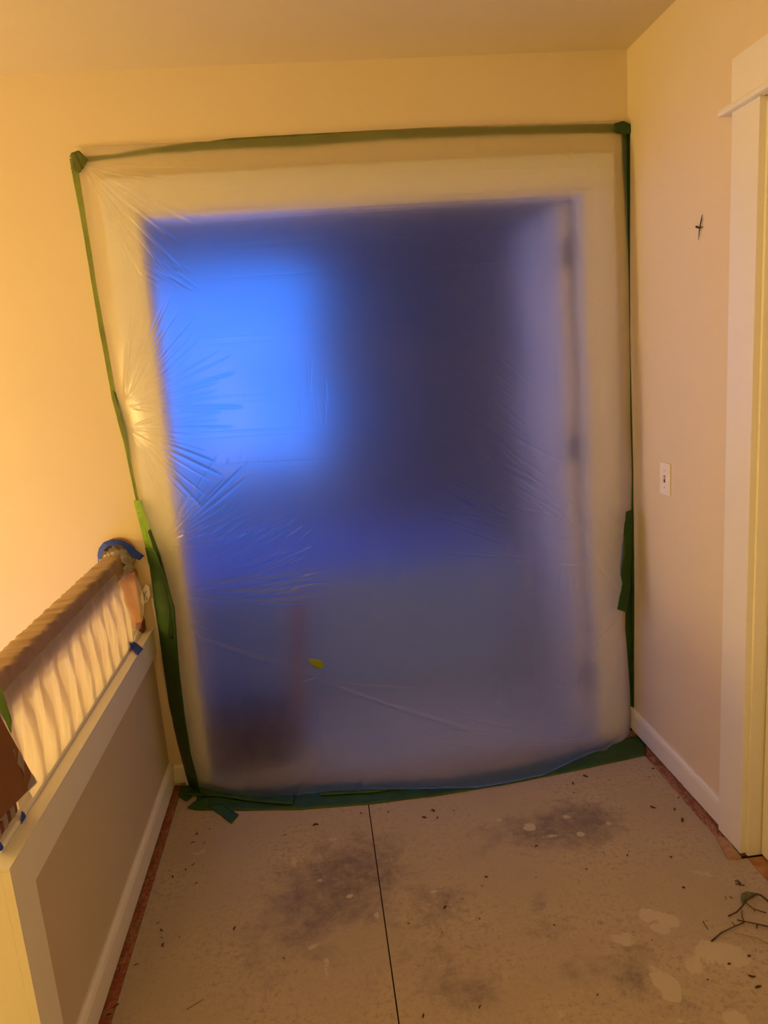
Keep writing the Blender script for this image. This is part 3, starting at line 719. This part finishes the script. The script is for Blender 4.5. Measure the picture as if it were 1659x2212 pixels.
# collar of film bunched under the blue tape
bm = bmesh.new(); rings = []
for i in range(14):
    y = YB - .075 + .004*i; row = []
    for j in range(48):
        a = 2*math.pi*j/48; rr = .043 + .022*(i/13) + .004*math.sin(a*9 + i*.5) + .003*math.sin(a*17 - i)
        row.append(bm.verts.new((RXc + rr*math.cos(a)*.95, y + .004*math.sin(a*7), (RZ0 + RZ1)/2 + rr*math.sin(a))))
    rings.append(row)
for i in range(13):
    for j in range(48): bm.faces.new((rings[i][j], rings[i][(j + 1) % 48], rings[i + 1][(j + 1) % 48], rings[i + 1][j]))
cl = obj('film_collar', bm, MCOL, dp, True)
# highlight on the film, painted as a thin white chip
tgp = [ony(a, b, YB - .02) for a, b in [(309, 1272), (304, 1284), (303, 1300), (309, 1306), (318, 1300), (325, 1285), (322, 1268), (315, 1262)]]
bm = bmesh.new(); fr_ = [bm.verts.new(p) for p in tgp]; bk = [bm.verts.new(p + Vector((0, .002, 0))) for p in tgp]
bm.faces.new(fr_); bm.faces.new(bk[::-1])
for i in range(len(tgp)): bm.faces.new((fr_[i], fr_[(i + 1) % len(tgp)], bk[(i + 1) % len(tgp)], bk[i]))
bmesh.ops.recalc_face_normals(bm, faces=bm.faces)
pt = tag(obj('film_highlight', bm, MHL), 'small white highlight on the plastic beside the handrail end, modelled as a flat chip', 'highlight')
bm = bmesh.new()
for a, b, c_, d in ((310, 1278, 313, 1296), (316, 1276, 312, 1288), (316, 1288, 318, 1296)):
    tube(bm, [ony(a, b, YB - .0215), ony(c_, d, YB - .0215)], .0012, 6)
obj('print', bm, MHM, pt)  # grey strokes breaking up the painted highlight

# blue tapes
GB = 'blue masking tape pieces on the railing'
arc = [(213, 1217), (211, 1200), (214, 1184), (224, 1171), (242, 1164), (262, 1165), (281, 1174), (295, 1188), (312, 1200)]
arc2 = [(218, 1208), (220, 1198), (226, 1187), (234, 1180), (246, 1177), (262, 1178), (274, 1188), (284, 1201), (302, 1210)]
tp(strip('blue_tape', [ony(a, b, YB - .030) for a, b in arc], [ony(a, b, YB - .055) for a, b in arc2], N0, MBT, n=60, k=5, wr=.003, off=.002, seed=31),
   'blue masking tape arc holding plastic round the handrail end at the wall', GB)
tp(strip('blue_tape', [Vector((-.708, 2.515, .655)), Vector((-.688, 2.49, .655)), Vector((-.655, 2.44, .650))], [Vector((-.70, 2.44, .68)), Vector((-.688, 2.425, .656)), Vector((-.66, 2.38, .650))], (.3, 0, 1), MBT, n=14, k=5, wr=.001, off=.002, seed=32, jag=.004),
   'square blue tape piece pinning the drape to the half wall top', GB)
tp(strip('blue_tape', [onx(a, b, -.698) for a, b in [(45, 1752), (44, 1770), (45, 1786)]], [onx(a, b, -.698) for a, b in [(51, 1756), (55, 1766), (50, 1783)]], (1, 0, .3), MBT, n=14, k=4, wr=.001, off=.001, seed=33),
   'narrow blue tape bit under the cardboard flap', GB)
tp(strip('blue_tape', [onx(a, b, -.70) for a, b in [(-6, 1815), (1, 1822), (6, 1830)]], [onx(a, b, -.70) for a, b in [(-6, 1840), (-1, 1839), (4, 1836)]], (1, 0, .3), MBT, n=14, k=4, wr=.001, off=.001, seed=34),
   'blue tape bit at the near foot of the newel', GB)
v3 = np.zeros((20, 24, 3))
for j in range(20):
    for i in range(24):
        u, t = i/23, j/19; v3[j, i] = (-.7035 + .003*math.sin(u*19), 1.37 + .11*u, .675 + .07*t)
fw = gridmesh('film_scrap', v3, MDRP); tag(fw, 'scrap of clear film round the newel foot below the cardboard', 'plastic scrap')

# ------------------------------------------------------------------ right wall items
sw = thing('light_switch', 'white toggle light switch plate on the right wall', 'light switch', (XR, 2.373, 1.09))
bm = bmesh.new(); box(bm, -.006, 0, -.035, .035, -.057, .057, .003, 3); obj('plate', bm, MSW, sw)
bm = bmesh.new(); box(bm, -.0066, -.0058, -.0052, .0052, -.012, .012); slt = obj('slot', bm, MDK, sw)
bm = bmesh.new(); box(bm, -.018, -.006, -.0038, .0038, -.001, .009, .0015); obj('toggle', bm, MSW, sw)
for z in (.03, -.03):
    bm = bmesh.new(); tube(bm, [(-.0055, 0, z), (-.0072, 0, z)], .003, 12); obj('screw', bm, simple('painted_screw', (.6, .5, .45), .4), sw)
pn = thing('wall_hook', 'small black spike with short crossbar fixed on the right wall', 'hook', (XR, 2.158, 1.875))
a, b, c_ = onx(1517, 463, XR - .004), onx(1512, 490, XR - .006), onx(1508, 519, XR - .003)
bm = bmesh.new(); tube(bm, [a, a.lerp(b, .5), b, b.lerp(c_, .5), c_], [.0006, .0019, .0017, .0012, .0004], 8); keep(obj('spike', bm, MBL, None, True), pn)
a, b = onx(1504, 490, XR - .007), onx(1516, 491.5, XR - .007)
bm = bmesh.new(); tube(bm, [a + Vector((0, 0, .003)), a, a.lerp(b, .5) - Vector((0, 0, .002)), b + Vector((0, 0, .001))], [.002, .003, .0022, .0012], 8); keep(obj('crossbar', bm, MBL, None, True), pn)

# ------------------------------------------------------------------ debris on the floor
meshes = []
for q in range(5):
    r = random.Random(40 + q); bm = bmesh.new()
    if q < 2:
        bmesh.ops.create_icosphere(bm, subdivisions=1, radius=1)
        for v in bm.verts: v.co = Vector((v.co.x*r.uniform(.8, 1.3), v.co.y*r.uniform(.5, .9), .45 + v.co.z*.45))*r.uniform(.85, 1.1)
    elif q == 4:
        tube(bm, [(-1.9, 0, .25), (-.6, .1, .35), (.7, -.08, .3), (1.9, .05, .25)], [.16, .25, .24, .14], 6)
    else:
        c_ = .9 if q == 2 else -.5
        tube(bm, [(-1.5, -.2, .3), (-.7, c_*.4, .4), (.1, c_*.55, .45), (.9, c_*.3, .4), (1.4, -.35, .3)], [.15, .4, .45, .35, .12], 6)
    me = bpy.data.meshes.new('crumb'); bm.to_mesh(me); bm.free(); me.materials.append(MCR); meshes.append(me)
zones = {
 'left': ('dark crumb on the floor beside the left baseboard strip', [(425, 1802, 5, 0), (417, 1820, 5, 4), (441, 1822, 4, 4), (417, 1868, 5, 4), (401, 1879, 4, 0), (374, 1894, 5, 3), (425, 1908, 4, 0), (350, 1935, 3, 4), (349, 2009, 5, 2), (341, 1994, 4, 4), (353, 2042, 6, 2), (350, 2026, 4, 4), (388, 2025, 3, 0), (507, 2006, 6, 3), (294, 2084, 5, 4), (453, 1791, 3, 0), (252, 2173, 6, 3)]),
 'mid': ('dark crumb on the worn floor just in front of the floor tape', [(682, 1783, 7, 2), (615, 1804, 4, 4), (780, 1757, 4, 0), (839, 1755, 4, 1), (935, 1752, 6, 2), (917, 1766, 6, 3), (945, 1767, 5, 1), (1050, 1895, 6, 1), (1159, 1829, 5, 2), (981, 1752, 3, 0)]),
 'centre': ('dark crumb on the open middle of the floor', [(962, 1961, 6, 2), (1197, 1999, 4, 0), (1041, 1914, 3, 0), (1036, 1985, 4, 1), (882, 1996, 4, 1), (1290, 2149, 4, 2), (999, 1942, 3, 4), (1037, 2176, 5, 2), (915, 2195, 6, 3), (614, 2070, 4, 2), (955, 2015, 4, 4), (1158, 1896, 3, 0)]),
 'right': ('dark crumb on the floor by the right baseboard strip', [(1264, 1678, 7, 3), (1237, 1692, 5, 2), (1239, 1713, 3, 0), (1272, 1740, 3, 4), (1410, 1744, 7, 2), (1458, 1749, 6, 3), (1475, 1773, 9, 3), (1449, 1852, 5, 0), (1477, 1918, 6, 1), (1355, 1848, 4, 0), (1411, 1661, 4, 2), (1403, 1679, 3, 1), (1267, 1878, 4, 0), (1304, 1842, 3, 0), (1466, 1724, 4, 1), (1418, 1652, 4, 0)]),
 'twig': ('dark crumb on the floor around the dry twigs, lower right', [(1575, 2083, 7, 1), (1618, 2066, 7, 1), (1624, 2109, 8, 2), (1638, 2134, 9, 3), (1568, 1940, 5, 4), (1579, 1940, 4, 2), (1527, 1989, 3, 0), (1529, 2117, 4, 0), (1408, 2031, 3, 0), (1590, 1905, 5, 1)])}
rnd = random.Random(12)
KW = ['rounded dark crumb', 'lumpy dark crumb', 'curled dark husk', 'bent dark seed shell', 'thin dark sliver']
LM = {'left': 'beside the left strip', 'mid': 'just in front of the floor tape', 'centre': 'on the open middle floor', 'right': 'by the right strip', 'twig': 'around the dry twigs'}
ORD = ['farthest', 'second farthest', 'third farthest', 'fourth farthest', 'fifth farthest', 'sixth farthest', 'seventh farthest']
for zk, (lab, L) in zones.items():
    for kd in range(5):
        K = sorted([c for c in L if c[3] == kd], key=lambda c: c[1])
        for i_, (px, py, sz, _k) in enumerate(K):
            c_ = onz(px, py); sc = (onz(px + sz*.62, py) - c_).length
            if kd == 4: sc *= .9
            o = link('crumb', meshes[kd], None); o.location = c_; o.rotation_euler = (0, 0, rnd.uniform(0, 6.28)); o.scale = (sc, sc, sc)
            me_ = o.data
            lb = KW[kd] + ' ' + LM[zk] + ('' if len(K) == 1 else ', %s of its shape there' % ('nearest' if i_ == len(K) - 1 else ORD[i_]))
            tag(o, lb, 'crumb', 'dark crumbs ' + LM[zk])
# straw on the left and twigs on the right
def twig(name, label, pts, r0, r1, m, sides=(), lift=.006):
    P = [onz(a, b, r0 + (lift*math.sin(math.pi*i/(len(pts) - 1)) if len(pts) > 1 else 0)) for i, (a, b) in enumerate(pts)]
    Q = rs(P, 14); rad = [r0 + (r1 - r0)*i/13 for i in range(14)]
    for i, p in enumerate(Q): p.z = max(p.z, rad[i]*1.02)
    t_ = thing(name, label, 'twig', tuple(P[0]), 'dry twigs on the floor')
    bm = bmesh.new(); tube(bm, Q, rad, 8); keep(obj('stem', bm, m, None, True), t_)
    for s_ in sides:
        SP = rs([onz(a, b, r1*1.2 + .001) for a, b in s_], 6)
        bm = bmesh.new(); tube(bm, SP, [r1*.9]*3 + [r1*.7]*2 + [r1*.4], 6); keep(obj('side_shoot', bm, m, None, True), t_)
    return t_
twig('twig', 'long forked dry twig reaching furthest left, lowest of the dark twigs', [(1537, 2033), (1558, 2015), (1585, 2002), (1608, 1992)], .0022, .0014, MTW, [[(1608, 1992), (1603, 1980), (1602, 1964)], [(1588, 2000), (1581, 1992)]])
twig('twig', 'straight dark twig running off the right edge of the picture', [(1592, 1987), (1612, 1991), (1640, 1997), (1662, 2002), (1680, 2006)], .0014, .0022, MTW, [[(1636, 1997), (1634, 2006)]])
twig('twig', 'thin kinked twig above the forked one', [(1601, 1936), (1608, 1947), (1622, 1959), (1630, 1964), (1642, 1968), (1655, 1972)], .0010, .0013, MTW, [[(1628, 1962), (1631, 1970)]])
twig('twig', 'thick arched twig at the top of the twig group', [(1573, 1979), (1592, 1970), (1604, 1957), (1613, 1943), (1635, 1931), (1648, 1936), (1662, 1950)], .0020, .0028, MTW, (), .02)
twig('twig', 'pale slender stalk lying below the dark twigs', [(1588, 2016), (1612, 2021), (1635, 2026), (1662, 2040)], .0009, .0012, MTWP)
twig('twig', 'short straight splinter left of the twig group', [(1519, 1990), (1524, 2000), (1529, 2007)], .0011, .0008, MTW, (), .0)
twig('twig', 'short dry stalk on the left part of the floor', [(404, 2180), (420, 2170), (440, 2158)], .0012, .0007, simple('straw', (.22, .14, .05), .8), (), .0)
# flat dry leaf hanging from the arched twig
lfp = [(1600, 1938), (1602, 1930), (1612, 1925), (1628, 1928), (1640, 1931), (1622, 1936), (1608, 1946), (1603, 1952)]
bm = bmesh.new(); ctr = onz(1612, 1934, .013); cv = bm.verts.new(ctr)
vv = [bm.verts.new(onz(a, b, .006 + .004*(i % 2))) for i, (a, b) in enumerate(lfp)]
for i in range(len(vv)): bm.faces.new((cv, vv[i], vv[(i + 1) % len(vv)]))
r = bmesh.ops.solidify(bm, geom=list(bm.faces), thickness=.0005)
tag(obj('dry_leaf', bm, MLF), 'pale curled leaf between the arched twig and the kinked twig', 'leaf')
# crumpled dark scrap above the twigs
bm = bmesh.new()
for a, b, r in ((( 1592, 1900), (1602, 1912), .002), ((1602, 1912), (1609, 1912), .0018), ((1588, 1910), (1600, 1908), .0016), ((1595, 1905), (1599, 1914), .0015)):
    tube(bm, [onz(*a, r), onz((a[0] + b[0])/2, (a[1] + b[1])/2, r*2.2), onz(*b, r)], [r*.5, r, r*.5], 6)
tag(obj('leaf_scrap', bm, MCR, None, True), 'crumpled dark leaf scrap near the door casing, above the twigs', 'leaf scrap')
